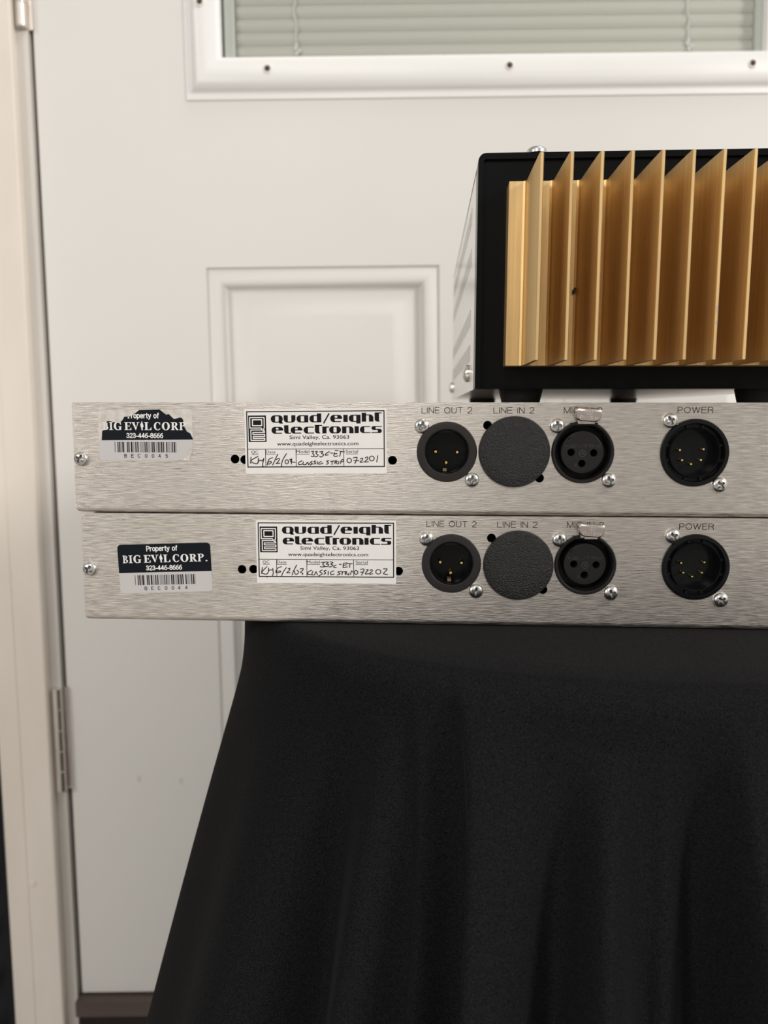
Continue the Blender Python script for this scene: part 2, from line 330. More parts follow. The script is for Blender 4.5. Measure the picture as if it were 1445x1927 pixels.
mb = MB(); pitch = 12.15; nS = int((gi[3] - gi[2] - 14) / pitch)
for k in range(nS):
    wc = gi[2] + 13.5 + pitch * k; vs = []; fs = []
    prof = [(-7.2, 9.4), (-4.6, 7.6), (-1.6, 6.9), (1.6, 7.4), (4.4, 9.2), (7.4, 12.2)]   # (height, depth) of a closed, crowned slat
    for dz, yy in prof: vs += [(bl[0], yy, wc + dz), (bl[1], yy, wc + dz)]
    for i in range(len(prof) - 1): fs.append((2 * i, 2 * i + 1, 2 * i + 3, 2 * i + 2))
    mb.add(vs, fs, 'blind')
blind = dpart(mb, 'window_blind', door, smooth=60)
mb = MB(); mb.box(bl[0], bl[1], 5.0, 12.0, gi[2] + 3.2, gi[2] + 6.2, 'frame'); dpart(mb, 'bottom_rail', blind)
for u in (-119.5, 252.0):
    mb = MB(); pp = []
    for k in range(60):
        w = gi[2] + 8 + k * 6; pp.append((u + 0.9 * math.sin(k * 1.7) + .7 * math.sin(k * .6), w))
    for (u0, w0), (u1, w1) in zip(pp, pp[1:]):
        mb.add([(u0 - 1, 5.6, w0), (u0, 4.6, w0), (u0 + 1, 5.6, w0), (u1 - 1, 5.6, w1), (u1, 4.6, w1), (u1 + 1, 5.6, w1)], [(0, 1, 4, 3), (1, 2, 5, 4), (2, 0, 3, 5)], 'frame')
    for k in range(4):
        a = -PI / 2 + k; mb.box(u + 2.5 * math.sin(k * 2), u + 2.5 * math.sin(k * 2) + 2.2, 4.6, 6, gi[2] + 7.5 + 2.4 * k, gi[2] + 10.5 + 2.4 * k, 'frame')
    dpart(mb, 'blind_cord', blind)
mb = MB(); mb.box(LITE[0], LITE[1], 20, 22, LITE[2], LITE[3], 'blind'); dpart(mb, 'blind_backing', door)  # opaque sheet added behind the slats to keep light from leaking through
# hinges: knuckle barrel in the gap, leaves behind it
def hinge(w0, w1):
    mb = MB(); L = w1 - w0
    mb.box(-385.5, -375.0, -3.2, 2, w0 + .5, w1 - .5, 'hinge'); h = dpart(mb, 'hinge', door)
    for k in range(5):
        mb = MB(); a = w0 + L * k / 5 + .12; c = w0 + L * (k + 1) / 5 - .12
        mb.lathe([(0, a), (4.8, a), (5.1, a + .3), (5.1, c - .3), (4.8, c), (0, c)], -372.6, -7.0, 'hinge', 28, axis='z')
        mb.f = [tuple(reversed(f)) for f in mb.f]
        dpart(mb, 'knuckle', h)
    mb = MB(); mb.box(-369.5, -364.4, -2.4, 3, w0 + .5, w1 - .5, 'hinge'); dpart(mb, 'hinge_leaf', h)
hinge(-373.2, -266.0); hinge(363.5, 470.0)
# casing, jamb, wall round the door
mb = MB()
def prism(mb, prof, w0, w1, m):                                      # prof (u, o) swept upward
    n = len(prof); mb.add([(u, o, w0) for u, o in prof] + [(u, o, w1) for u, o in prof], [(i, i + n, (i + 1) % n + n, (i + 1) % n)[::-1] for i in range(n)] + [tuple(range(n)), tuple(range(2 * n - 1, n - 1, -1))], m)
SKEW = 6.0
cas = [(-430.5, 6), (-430.5, -13.2), (-429.5, -14.2), (-409.3, -14.2), (-408.8, -13.6), (-408.0, -13.6), (-407.5, -14.2), (-381.5, -14.2), (-380.0, -13.2), (-379.4, -11.5), (-379.4, 6)]
prism(mb, cas, -642, 1490, 'casing'); mb.lathe([(3.6, -14.3), (3.2, -14.9), (0, -15.0)], -404.5, -467.5, 'casing', 16)
trim = mb.obj('trim_1', put=Dw, smooth=30); tag(trim, kind='structure')
mb = MB(); prism(mb, [(2 * UC - u, o) for u, o in cas][::-1], -642, 1490, 'casing'); tag(mb.obj('trim_2', put=Dw, smooth=30), kind='structure')
mb = MB(); mb.box(-430, 2 * UC + 430, -14, 6, 1445, 1490, 'casing'); tag(mb.obj('trim_3', put=Dw, smooth=30), kind='structure')
mb = MB()
prism(mb, [(-379.4, 20), (-379.4, -4.5), (-372.5, -4.5), (-371.9, -3.8), (-369.8, -3.8), (-369.2, -3.2), (-369.2, 20)], -642, 1440, 'jamb')
tag(mb.obj('trim_4', put=Dw, smooth=30), kind='structure')
mb = MB(); mb.box(2 * UC + 369.2, 2 * UC + 379.4, -4, 20, -642, 1440, 'jamb'); tag(mb.obj('trim_5', put=Dw), kind='structure')
mb = MB(); mb.box(-380, 2 * UC + 380, 46, 60, -642, 1460, 'dark'); tag(mb.obj('gap_backing', put=Dw), kind='structure')  # unseen dark sheet added behind the door, keeps its gaps black
mb = MB(); mb.box(-1400, -379.4, 6.2, 90, -652, 1800, 'wall'); mb.box(2 * UC + 379.4, 1500, 6.2, 90, -652, 1800, 'wall'); mb.box(-379.4, 2 * UC + 379.4, 6.2, 90, 1446, 1800, 'wall')
tag(mb.obj('wall_back', put=Dw), kind='structure')
mb = MB(); mb.box(-369, 2 * UC + 369, -10, 46, -617, WB - 3.5, 'thresh'); mb.box(-369, 2 * UC + 369, -3, 46, -640, -617, 'sill')
tag(mb.obj('trim_7', put=Dw), kind='structure')
mb = MB(); mb.box(-1600, 1900, -1800, 700, -690, -650, 'floor'); tag(mb.obj('floor', put=lambda x, y, z: (x, y, z + Z0)), kind='structure')
# acoustic foam beside the casing
mb = MB(); vs = []; fs = []; NU, NW = 36, 72; fu0, fu1, fw0, fw1 = -760.0, -431.0, -648.0, -250.0
for j in range(NW + 1):
    for i in range(NU + 1):
        u = fu0 + (fu1 - fu0) * i / NU; w = fw0 + (fw1 - fw0) * j / NW
        h = 19 + 13 * math.sin(2 * PI * u / 52) * math.sin(2 * PI * w / 52 + .6) * min(1, (fu1 - u) / 14)
        vs.append((u, 6 - h, w))
for j in range(NW):
    for i in range(NU):
        a = j * (NU + 1) + i; fs.append((a, a + 1, a + NU + 2, a + NU + 1))
mb.add(vs, fs, 'foam')
for (u0, w0, u1, w1) in ((fu0, fw0, fu1, fw0), (fu1, fw0, fu1, fw1), (fu1, fw1, fu0, fw1), (fu0, fw1, fu0, fw0)):
    mb.add([(u0, -6, w0), (u1, -6, w1), (u1, 6, w1), (u0, 6, w0)], [(0, 3, 2, 1)], 'foam')
foam = mb.obj('foam_panel', put=Dw, smooth=80); tag(foam, 'charcoal egg-crate acoustic foam panel on the wall beside the cream door casing', 'foam panel')

# ------------------------------------------------------------------ black cloth over the stand
TOPZ = -88.75; ALEFT = 179.5
def sup(phi):
    n = 2.3; c, s_ = abs(math.cos(phi)) / 188.0, abs(math.sin(phi)) / (ALEFT if math.sin(phi) < 0 else 188.0); return 1 / (c ** n + s_ ** n) ** (1 / n)
FOLDS = [  # (azimuth at the hem, drift at the top, width on the near-left side, width on the other side, height, drop at which it starts)
    (-19.4, -4.0, 0.9, 5.2, 13.0, 3), (-31.0, 0, 2.4, 3.4, 8.0, 18), (-24.6, -4.5, 0.9, 1.7, 4.5, 8), (-9.3, 0.5, 2.6, 2.2, 13.5, 20), (3.0, 0, 1.9, 4.2, 13.5, 8), (-4.2, 0, 1.2, 1.4, 3.0, 20), (-13.8, 0, 1.8, 2.2, -4.5, 24), (-1.2, 0, 1.6, 1.6, -4.5, 16), (-36.5, 0, 2.2, 2.2, -5.0, 18),
    (-45.0, 2, 8, 7, 8.0, 30), (-70, 0, 8, 8, 2, 40), (-95, 0, 9, 9, 2, 40), (16, 0, 4, 5, 10, 25), (28, 0, 4, 6, 12, 25), (44, 0, 7, 7, 14, 25), (62, 0, 6, 6, 10, 30), (80, 0, 7, 6, 11, 25), (100, 0, 8, 6, 10, 25),
    (120, 0, 6, 8, 12, 25), (140, 0, 8, 8, 12, 25), (160, 0, 7, 7, 12, 25), (180, 0, 8, 8, 12, 25), (-125, 0, 8, 8, 10, 25), (-148, 0, 8, 8, 12, 25)]
def cloth_off(deg, t):
    k = 0.155 + 0.105 * min(1, max(0, (-deg - 12) / 40)) if deg < 0 else 0.155 + 0.10 * min(1, max(0, (deg - 12) / 40))
    x = t - 32; o = k * (x if x > 60 else (8 * math.log1p(math.exp(x / 8))))
    for a, dr, wl, wr, amp, t0 in FOLDS:
        c = a + dr * math.exp(-t / 45); d = (deg - c + 180) % 360 - 180; w = wl if d < 0 else wr
        if abs(d) > 4 * w: continue
        g = 2.0 * amp * (1 - math.exp(-max(0, t - t0) / 70)) * (1 + t / 600)
        o += g * math.exp(-(d / w) ** 2)
    return o
mb = MB(); NA, NT = 900, 110; vs = []; fs = []; RAD = 9.0
rows = []
for q in (0.0, 0.25, 0.5, 0.7, 0.82, 0.9): rows.append(('cap', q))
ts = [0.0]
drop = 650 + TOPZ - 2
for j in range(NT + 1): ts.append(drop * (j / NT) ** 1.35)
for q in ('cap',): pass
NR = 0
for kind, q in rows:
    for i in range(NA):
        ph = -PI + 2 * PI * i / NA; r = (sup(ph) - RAD) * q / 0.9 if q < 0.9 else sup(ph) - RAD
        vs.append((88 + r * math.sin(ph), 116 - r * math.cos(ph), TOPZ)); 
    NR += 1
for k in range(1, 6):
    a = PI / 2 * k / 5
    for i in range(NA):
        ph = -PI + 2 * PI * i / NA; r = sup(ph) - RAD + RAD * math.sin(a) + cloth_off(math.degrees(ph), RAD * (1 - math.cos(a)))
        vs.append((88 + r * math.sin(ph), 116 - r * math.cos(ph), TOPZ - RAD * (1 - math.cos(a))))
    NR += 1
for t in ts[2:]:
    t = t + RAD if t + RAD < drop else drop
    for i in range(NA):
        ph = -PI + 2 * PI * i / NA; r = sup(ph) + cloth_off(math.degrees(ph), t)
        vs.append((88 + r * math.sin(ph), 116 - r * math.cos(ph), TOPZ - t))
    NR += 1
for j in range(NR - 1):
    for i in range(NA):
        a = j * NA + i; b_ = j * NA + (i + 1) % NA; fs.append((a, a + NA, b_ + NA, b_))
mb.add(vs, fs, 'cloth')
cl = mb.obj('tablecloth', put=lambda x, y, z: (x, y, z + Z0), smooth=180)
tag(cl, 'black cloth hanging in soft folds over the small stand that carries both aluminium units', 'tablecloth')

# ------------------------------------------------------------------ screws (one mesh, copied)
def screw_mesh(R=2.85, H=2.0):
    mb = MB(); n = 64; prof = [(1.0, 0.0), (1.0, 0.35)] + [(math.cos(a), 0.35 + 0.65 * math.sin(a)) for a in [PI / 2 * k / 14 for k in range(1, 14)]]
    vs = []; fs = []; ms = []
    for r, h in prof:
        for i in range(n):
            a = 2 * PI * i / n; x, z = R * r * math.cos(a), R * r * math.sin(a); y = -H * h
            ax, az = abs(x), abs(z); L, wd_ = 0.62 * R, 0.155 * R * (1.15 - 0.5 * min(1, max(ax, az) / (0.62 * R)))
            inside = (ax < L and az < wd_) or (az < L and ax < wd_)
            if inside: y += 0.62 * H * (1 - 0.55 * max(ax, az) / L)
            vs.append((x, y, z))
    m_ = len(vs); vs.append((0, -H * 0.38, 0))
    for j in range(len(prof) - 1):
        for i in range(n):
            a = j * n + i; b_ = j * n + (i + 1) % n; fs.append((a, b_, b_ + n, a + n))
    j = len(prof) - 1
    for i in range(n): fs.append((j * n + i, j * n + (i + 1) % n, m_))
    mb.add(vs, fs, 'steel'); mb.mi('recess')
    for k, f in enumerate(mb.f):
        c = sum((Vector(mb.v[i]) for i in f), Vector()) / len(f); ax, az = abs(c.x), abs(c.z); L, wd_ = 0.60 * R, 0.17 * R
        if (ax < L and az < wd_) or (az < L and ax < wd_): mb.m[k] = 1
    o = mb.obj('screw', smooth=30); return o
SCREW = screw_mesh(); SCREW_ME = SCREW.data; bpy.data.objects.remove(SCREW)
def put_screw(parent, org, x, z, y=0.0, rot=0.0, scale=1.0, rx=None):
    o = bpy.data.objects.new('screw', SCREW_ME); COL.objects.link(o); o.parent = parent
    o.location = (Vector((x, y, z)) - Vector(org)) / 1000; o.scale = (scale,) * 3
    o.rotation_euler = rx if rx else (0, rot, 0)
    return o

# ------------------------------------------------------------------ writing on the stickers
def serif_word(mb, put, base, top, m, places):
    H = top - base
    def P(x0, w): return lambda x, y: put(x0 + x * w, base + y * H)
    def ring(p, cx, cy, rxo, ryo, rxi, ryi, a0, a1, n=22):
        a = [math.radians(a0 + (a1 - a0) * i / n) for i in range(n + 1)]
        for s_, t_ in zip(a, a[1:]):
            V_ = [p(cx + rxo * math.cos(s_), cy + ryo * math.sin(s_)), p(cx + rxo * math.cos(t_), cy + ryo * math.sin(t_)), p(cx + rxi * math.cos(t_), cy + ryi * math.sin(t_)), p(cx + rxi * math.cos(s_), cy + ryi * math.sin(s_))]
            jit(V_); mb.add(V_, orient(V_, [(0, 1, 2, 3)]), m)
    def q(p, *pts): V_ = [p(*a) for a in pts]; jit(V_); mb.add(V_, orient(V_, [tuple(range(len(pts)))]), m)
    def rc(p, x0, y0, x1, y1): q(p, (x0, y0), (x1, y0), (x1, y1), (x0, y1))
    for ch, x0, x1 in places:
        w = x1 - x0; p = P(x0, w)
        if ch == 'I': rc(p, .28, 0, .72, 1); rc(p, 0, 0, 1, .07); rc(p, 0, .93, 1, 1)
        elif ch in 'BPR':
            rc(p, .14, 0, .40, 1); rc(p, 0, .93, .5, 1); rc(p, 0, 0, .5 if ch != 'B' else .5, .07)
            if ch == 'B': ring(p, .45, .765, .42, .235, .16, .165, -90, 90); ring(p, .45, .265, .53, .265, .24, .195, -90, 90); rc(p, .3, .93, .46, 1); rc(p, .3, .47, .46, .53); rc(p, .3, 0, .46, .07)
            else:
                h = .50 if ch == 'P' else .47
                ring(p, .45, 1 - (1 - h) / 2, .5 if ch == 'P' else .42, (1 - h) / 2 + .02, .22 if ch == 'P' else .16, (1 - h) / 2 - .06, -90, 90); rc(p, .3, .93, .46, 1); rc(p, .3, h - .02, .46, h + .05)
                if ch == 'R': q(p, (.42, .5), (.66, .5), (.98, .03), (.98, 0), (.72, 0)); rc(p, .8, 0, 1.04, .06)
        elif ch == 'E':
            rc(p, .14, 0, .44, 1); rc(p, 0, .93, .95, 1); rc(p, 0, 0, .98, .07); rc(p, .4, .47, .72, .54)
            q(p, (.95, 1), (.95, .72), (.89, .72), (.78, .93), (.78, 1)); q(p, (1, 0), (1, .3), (.93, .3), (.8, .07), (.8, 0)); rc(p, .68, .36, .74, .65)
        elif ch == 'L': rc(p, .14, 0, .44, 1); rc(p, 0, .93, .6, 1); rc(p, 0, 0, .98, .07); q(p, (1, 0), (1, .34), (.93, .34), (.78, .07), (.78, 0))
        elif ch == 'V':
            q(p, (.08, 1), (.36, 1), (.60, .22), (.52, -.02)); q(p, (.52, -.02), (.60, .12), (.86, 1), (.76, 1)); rc(p, 0, .94, .46, 1); rc(p, .64, .94, 1, 1)
        elif ch == 'C' or ch == 'G':
            ring(p, .53, .5, .53, .53, .24, .45, 52, 308 if ch == 'C' else 300); q(p, (.86, .97), (.92, .97), (.92, .66), (.86, .66), (.78, .86))
            if ch == 'C': q(p, (.80, .06), (.95, .22), (.91, .26), (.7, .08))
            else: rc(p, .70, 0.02, .95, .42); rc(p, .58, .40, 1.04, .46)
        elif ch == 'O': ring(p, .5, .5, .5, .53, .23, .45, 0, 360, 36)
        elif ch == '.': ring(p, .5, .08, .5, .09, 0, 0, 0, 360, 12)
        elif ch == '!':                                              # a small standing figure in place of a letter
            q(p, (.42, .98), (.55, 1.12), (.66, 1.10), (.68, .98), (.56, .90)); q(p, (.42, .93), (.72, .93), (.88, .70), (.80, .42), (.24, .42), (.14, .70))
            q(p, (.86, .7), (1.0, .45), (.92, .36), (.74, .55)); q(p, (.26, .44), (.80, .44), (.74, .06), (.86, -.02), (.42, -.02), (.40, .2))
TORN = [(52, 505), (66, 365), (150, 338), (152, 285), (130, 235), (160, 218), (280, 242), (345, 240), (385, 195), (408, 155), (490, 152), (560, 112), (600, 84), (632, 58), (800, 54), (940, 50), (1035, 125), (1078, 116), (1120, 160), (1155, 190), (1245, 165), (1275, 178), (1290, 204), (1292, 280), (1340, 372), (1390, 398), (1428, 478), (1428, 490)]
def asset_sticker(parent, org, cx, cz, rot, torn, code, dy):
    """silver and navy property sticker; drawing frame 1430 x 750 units, y downward"""
    k = 38.2 / 1422; ca, sa = math.cos(rot), math.sin(rot)
    def at(y_):
        def f(x, y):
            a, b_ = (x - 719) * k, -(y - 427) * k
            return (cx + a * ca - b_ * sa, y_, cz + a * sa + b_ * ca)
        return f
    mb = MB(); base = rrect(8, 55, 1430, 800, 58)
    flat = lambda L, y0, m: poly(mb, L, m, at(y0))
    if torn:
        flat([(8, 500), (1430, 487), (1428, 590), (1340, 680), (1318, 790), (60, 808), (20, 790), (8, 750)], -0.10, 'silver')
        flat([(8, 508), (8, 90), (40, 58), (630, 52), (1400, 50), (1425, 90), (1430, 495)], -0.07, 'residue')
        flat([(1428, 592), (1425, 640), (1395, 720), (1375, 805), (1330, 805), (1322, 740), (1345, 680)], -0.16, 'residue')
        flat([(1270, 792), (1300, 770), (1330, 772), (1325, 795)], -0.3, 'white_ink')
        flat(TORN, -0.12, 'navy')
    else:
        flat(base, -0.10, 'silver'); flat(rrect(8, 55, 1430, 488, (58, 58, 0, 0)), -0.12, 'navy')
    P1 = at(-0.16)
    def T(txt, x0, x1, b_, t_, m, wgt=.17): gtext(mb, txt, x0, x1, b_ + dy, t_ + dy, m, P1, wgt, .2)
    if torn: T('roperty of', 512, 925, 182, 97, 'white_ink'); line(mb, [(470, 160), (470, 182)], 22, 'white_ink', P1, cap=False)
    else: T('Property of', 455, 925, 182, 97, 'white_ink')
    pl = [('B', 78, 162), ('I', 172, 232), ('G', 244, 360), ('E', 404, 508), ('V', 508, 634), ('!', 636, 694), ('L', 704, 810), ('C', 848, 952), ('O', 968, 1088), ('R', 1102, 1216), ('P', 1228, 1330), ('.', 1346, 1378)]
    if torn: pl = pl[:-1]
    serif_word(mb, P1, 352 + dy, 236 + dy, 'white_ink', pl)
    T('323-446-8666', 432, 980, 472, 394, 'white_ink', .18)
    for x0, x1 in ((248, 254), (290, 303), (315, 328), (365, 382), (432, 445), (458, 470), (492, 512), (560, 575), (590, 602), (700, 712), (725, 738), (805, 818), (835, 850), (905, 920), (950, 965), (978, 992), (1025, 1040), (1115, 1125), (1140, 1155)):
        line(mb, [((x0 + x1) / 2, 528), ((x0 + x1) / 2, 680)], x1 - x0, 'ink', P1, cap=False)
    for x0, x1 in ((331, 362), (385, 395), (447, 456), (520, 545), (605, 612), (628, 690), (745, 785), (821, 832), (866, 896), (924, 946), (1050, 1086), (1100, 1113), (1158, 1176)):
        line(mb, [((x0 + x1) / 2, 528), ((x0 + x1) / 2, 680)], x1 - x0, 'grey_ink', P1, cap=False)
    for ch, x in zip(code, (407, 510, 610, 718, 822, 920, 1028)): gtext(mb, ch, x - 18, x + 18, 760, 704, 'ink', P1, .13)
    o = mb.obj('property_sticker', parent, org=org, smooth=0)
    return o
HAND_A = [[(122, 225), (116, 290), (110, 342)], [(262, 205), (115, 300), (245, 350), (268, 240)], [(250, 325), (300, 280), (340, 296), (372, 250)], [(376, 250), (345, 380), (366, 405)],
    [(548, 235), (480, 262), (447, 335), (470, 360), (520, 330), (505, 305), (452, 328)], [(447, 330), (438, 376)], [(650, 165), (545, 378)], [(620, 272), (660, 250), (684, 266), (640, 325), (615, 348), (688, 340)], [(820, 160), (740, 290), (716, 410)],
    ell(824, 316, 33, 40), [(880, 275), (925, 262), (900, 312), (990, 326)], [(922, 275), (912, 360)],
    [(1310, 118), (1355, 112), (1335, 155), (1362, 182), (1345, 215), (1305, 208)], [(1386, 120), (1428, 118), (1400, 155), (1440, 185), (1410, 220), (1372, 212)], [(1471, 125), (1536, 120), (1506, 155), (1551, 180), (1501, 226), (1471, 210)], [(1661, 122), (1596, 160), (1586, 192), (1641, 182)], [(1681, 150), (1726, 152)],
    [(1761, 140), (1749, 200), (1781, 216), (1821, 204)], [(1752, 168), (1811, 160)], [(1776, 98), (1831, 106)], [(1861, 114), (1956, 128)], [(1886, 120), (1861, 216)],
    [(1125, 298), (1060, 330), (1060, 372), (1122, 364)], [(1152, 318), (1140, 365), (1192, 374)], [(1195, 375), (1230, 326), (1250, 372), (1268, 345)], [(1322, 308), (1288, 330), (1326, 355), (1278, 382)], [(1392, 298), (1355, 316), (1392, 342), (1350, 364)], [(1424, 312), (1420, 366)], [(1500, 312), (1451, 340), (1463, 366), (1531, 344)],
    [(1646, 295), (1606, 310), (1641, 340), (1601, 370)], [(1681, 312), (1761, 304)], [(1716, 310), (1708, 372)], [(1761, 356), (1781, 300), (1811, 312), (1786, 335), (1811, 362)], [(1841, 312), (1836, 362)], [(1876, 355), (1881, 315), (1911, 274), (1938, 290), (1926, 316), (1886, 318)],
    ell(2046, 295, 42, 44), [(2126, 246), (2201, 240), (2156, 356)], [(2136, 296), (2236, 300)], [(2261, 268), (2301, 250), (2306, 280), (2256, 330), (2321, 325)], [(2356, 246), (2401, 230), (2406, 266), (2346, 325), (2421, 320)], ell(2486, 258, 46, 46), [(2601, 205), (2581, 326)]]
HAND_B = [[(125, 232), (112, 300), (105, 358)], [(215, 217), (110, 337), (220, 362), (250, 245)], [(228, 355), (255, 292), (325, 282)], [(330, 252), (340, 352), (318, 398)], [(205, 418), (216, 430)],
    [(505, 217), (435, 242), (394, 305), (405, 340), (475, 327), (484, 302), (418, 308)], [(605, 232), (540, 320), (505, 398)], [(640, 258), (672, 247), (660, 292), (610, 338), (674, 337)], [(810, 182), (740, 310), (715, 384)], [(765, 300), (772, 355), (812, 366), (846, 320), (815, 285)], [(875, 258), (936, 252), (930, 282), (885, 327), (930, 347), (918, 374)],
    [(1295, 127), (1360, 122), (1325, 162), (1356, 185), (1345, 218), (1278, 212)], [(1366, 117), (1441, 122), (1396, 157), (1446, 168), (1416, 207), (1346, 206)], [(1476, 112), (1531, 127), (1486, 157), (1531, 182), (1476, 217), (1450, 212)], [(1591, 177), (1550, 202), (1550, 227), (1596, 227)], [(1655, 162), (1697, 162)],
    [(1741, 142), (1731, 222), (1776, 220), (1816, 212)], [(1741, 142), (1806, 132)], [(1736, 182), (1796, 172)], [(1806, 147), (1916, 147)], [(1866, 150), (1858, 222)],
    [(1105, 282), (1035, 322), (1026, 364), (1096, 372)], [(1130, 302), (1110, 372), (1165, 377)], [(1165, 377), (1190, 312), (1220, 377)], [(1315, 277), (1265, 312), (1315, 352), (1245, 397)], [(1395, 282), (1350, 302), (1386, 338), (1350, 362)], [(1436, 302), (1431, 377)], [(1546, 292), (1486, 322), (1491, 372), (1551, 357)],
    [(1676, 297), (1626, 317), (1671, 352), (1611, 377)], [(1686, 312), (1771, 307)], [(1721, 312), (1706, 372)], [(1776, 372), (1771, 307), (1806, 312), (1786, 342), (1836, 372)], [(1846, 337), (1836, 377)], [(1876, 367), (1896, 292), (1920, 318)],
    ell(1986, 322, 36, 38), [(2071, 262), (2146, 260), (2096, 377)], [(2076, 317), (2121, 317)], [(2191, 272), (2226, 272), (2166, 347), (2231, 347)], [(2261, 277), (2301, 267), (2306, 292), (2246, 352), (2316, 347)], ell(2426, 307, 50, 45), [(2526, 247), (2601, 252), (2541, 322), (2531, 347), (2611, 362)]]
def serial_label(parent, org, cx, cz, rot, hand):
    """white paper label; drawing frame 2766 x 1260 units, y downward"""
    k = 56.1 / 2766; ca, sa = math.cos(rot), math.sin(rot)
    def at(y_):
        def f(x, y):
            a, b_ = (x - 1393) * k, -(y - 620) * k
            return (cx + a * ca - b_ * sa, y_, cz + a * sa + b_ * ca)
        return f
    mb = MB(); poly(mb, [(10, -10), (2776, -10), (2776, 1250), (10, 1250)], 'paper', at(-0.10)); P = at(-0.14)
    line(mb, [(58, 45), (2728, 45), (2728, 1117), (58, 1117)], 20, 'ink', P, closed=True, cap=False)
    for (a, b_) in ((48, 68), (2718, 2738)):
        for yy in (45, 1117): poly(mb, [(a, yy - 10), (b_, yy - 10), (b_, yy + 10), (a, yy + 10)], 'ink', P)
    line(mb, [(58, 770), (2728, 770)], 11, 'ink', P, cap=False)
    for x in (410, 1010, 1940): line(mb, [(x, 770), (x, 1117)], 11, 'ink', P, cap=False)
    # block emblem
    poly(mb, [(85, 118), (435, 118), (435, 630), (85, 630)], 'ink', P); PW = at(-0.18)
    for pts in ([(335, 360), (115, 360), (115, 158), (398, 158), (398, 350), (385, 380), (402, 445), (172, 445), (172, 484), (402, 484), (402, 524), (176, 524), (176, 560), (402, 560), (402, 598), (132, 598), (132, 398), (345, 398)], [(335, 360), (375, 420)], [(168, 200), (350, 200), (350, 315), (168, 315), (168, 200)]):
        line(mb, pts, 20, 'paper', PW)
    B = lambda x0, x1, y0, y1, tl=0, tr=0, br=0, bl_=0: poly(mb, rrect(x0, y0, x1, y1, (tl, tr, br, bl_)), 'ink', P)
    R_ = 66
    # first row
    B(528, 614, 118, 258, R_, 0, 0, R_); B(682, 762, 118, 258, 0, R_, R_, 0); B(590, 705, 118, 138); B(590, 705, 240, 258); poly(mb, [(672, 235), (740, 225), (768, 278), (700, 278)], 'ink', P)
    B(780, 862, 118, 258, 0, 0, 0, R_); B(930, 1010, 118, 258, 0, 0, R_, 0); B(840, 952, 240, 258)
    B(1032, 1114, 120, 258, R_, 0, 0, R_); B(1180, 1260, 120, 258); B(1090, 1195, 120, 138); B(1090, 1195, 240, 258)
    B(1282, 1368, 120, 258, R_, 0, 0, R_); B(1428, 1513, 88, 258); B(1340, 1440, 120, 138); B(1340, 1440, 240, 258)
    line(mb, [(1556, 280), (1666, 88)], 26, 'ink', P, cap=False)
    def e_(x0, x1, y0, y1, h):
        w = x1 - x0; B(x0, x0 + .38 * w, y0, y1, R_, 0, 0, R_); B(x1 - .40 * w, x1, y0, y0 + h, 0, 60, 0, 0); B(x0 + .3 * w, x1 - .3 * w, y0, y0 + 18); B(x0 + .3 * w, x1, y0 + h - 20, y0 + h); B(x0 + .3 * w, x1 - .1 * w, y1 - 18, y1)
    e_(1687, 1917, 118, 256, 76); B(1942, 2026, 118, 254)
    B(2047, 2137, 118, 254, R_, 0, 0, R_); B(2192, 2274, 118, 286); B(2115, 2205, 118, 136); B(2115, 2205, 236, 254)
    B(2297, 2382, 80, 252); B(2437, 2522, 114, 252, 0, R_, 0, 0); B(2370, 2460, 114, 132)
    B(2547, 2632, 78, 252, 0, 0, 0, 50); B(2547, 2684, 78, 97); B(2610, 2648, 236, 252)
    # second row
    e_(537, 766, 340, 472, 72); B(785, 870, 310, 472, 0, 0, 0, 50); B(850, 922, 455, 472); e_(912, 1142, 340, 472, 72)
    B(1165, 1250, 341, 472, R_, 0, 0, R_); B(1225, 1366, 341, 358); B(1225, 1368, 455, 472)
    B(1386, 1470, 308, 472, 0, 0, 0, 50); B(1386, 1528, 308, 327); B(1450, 1488, 455, 472)
    B(1530, 1612, 340, 472); B(1595, 1662, 340, 360)
    B(1662, 1748, 338, 472, R_, 0, 0, R_); B(1808, 1893, 338, 472, 0, R_, R_, 0); B(1725, 1832, 338, 356); B(1725, 1832, 454, 472)
    B(1915, 1997, 340, 472); B(2054, 2137, 340, 472, 0, R_, 0, 0); B(1985, 2080, 340, 358)
    B(2157, 2238, 338, 471); B(2259, 2344, 338, 470, R_, 0, 0, R_); B(2320, 2460, 338, 355); B(2320, 2462, 453, 470)
    B(2482, 2564, 338, 410, 40, 0, 0, 40); B(2530, 2686, 338, 355); B(2510, 2640, 392, 412); B(2605, 2684, 392, 470, 0, 40, 40, 0); B(2480, 2660, 453, 470)
    text(mb, 'Simi Valley, Ca. 93063', 888, 2050, 577, 507, 'ink', P, 0.006); text(mb, 'www.quadeightelectronics.com', 640, 2228, 702, 632, 'ink', P, 0.008)
    for t_, x0, x1, b_ in (('QC', 132, 266, 854), ('Date', 414, 604, 854), ('Model', 1014, 1268, 850), ('Serial', 1980, 2218, 850)):
        text(mb, t_, x0, x1, b_, b_ - 57, 'ink', P, 0.0); line(mb, [(x0 - 2, b_ + 20), (x1 + 4, b_ + 20)], 8, 'ink', P, cap=False)
    H_ = at(-0.17)
    for s_ in hand: line(mb, curve_pts([(x, y + 702) for x, y in s_]), 17, 'pen', H_)
    return mb.obj('serial_label', parent, org=org, smooth=0)

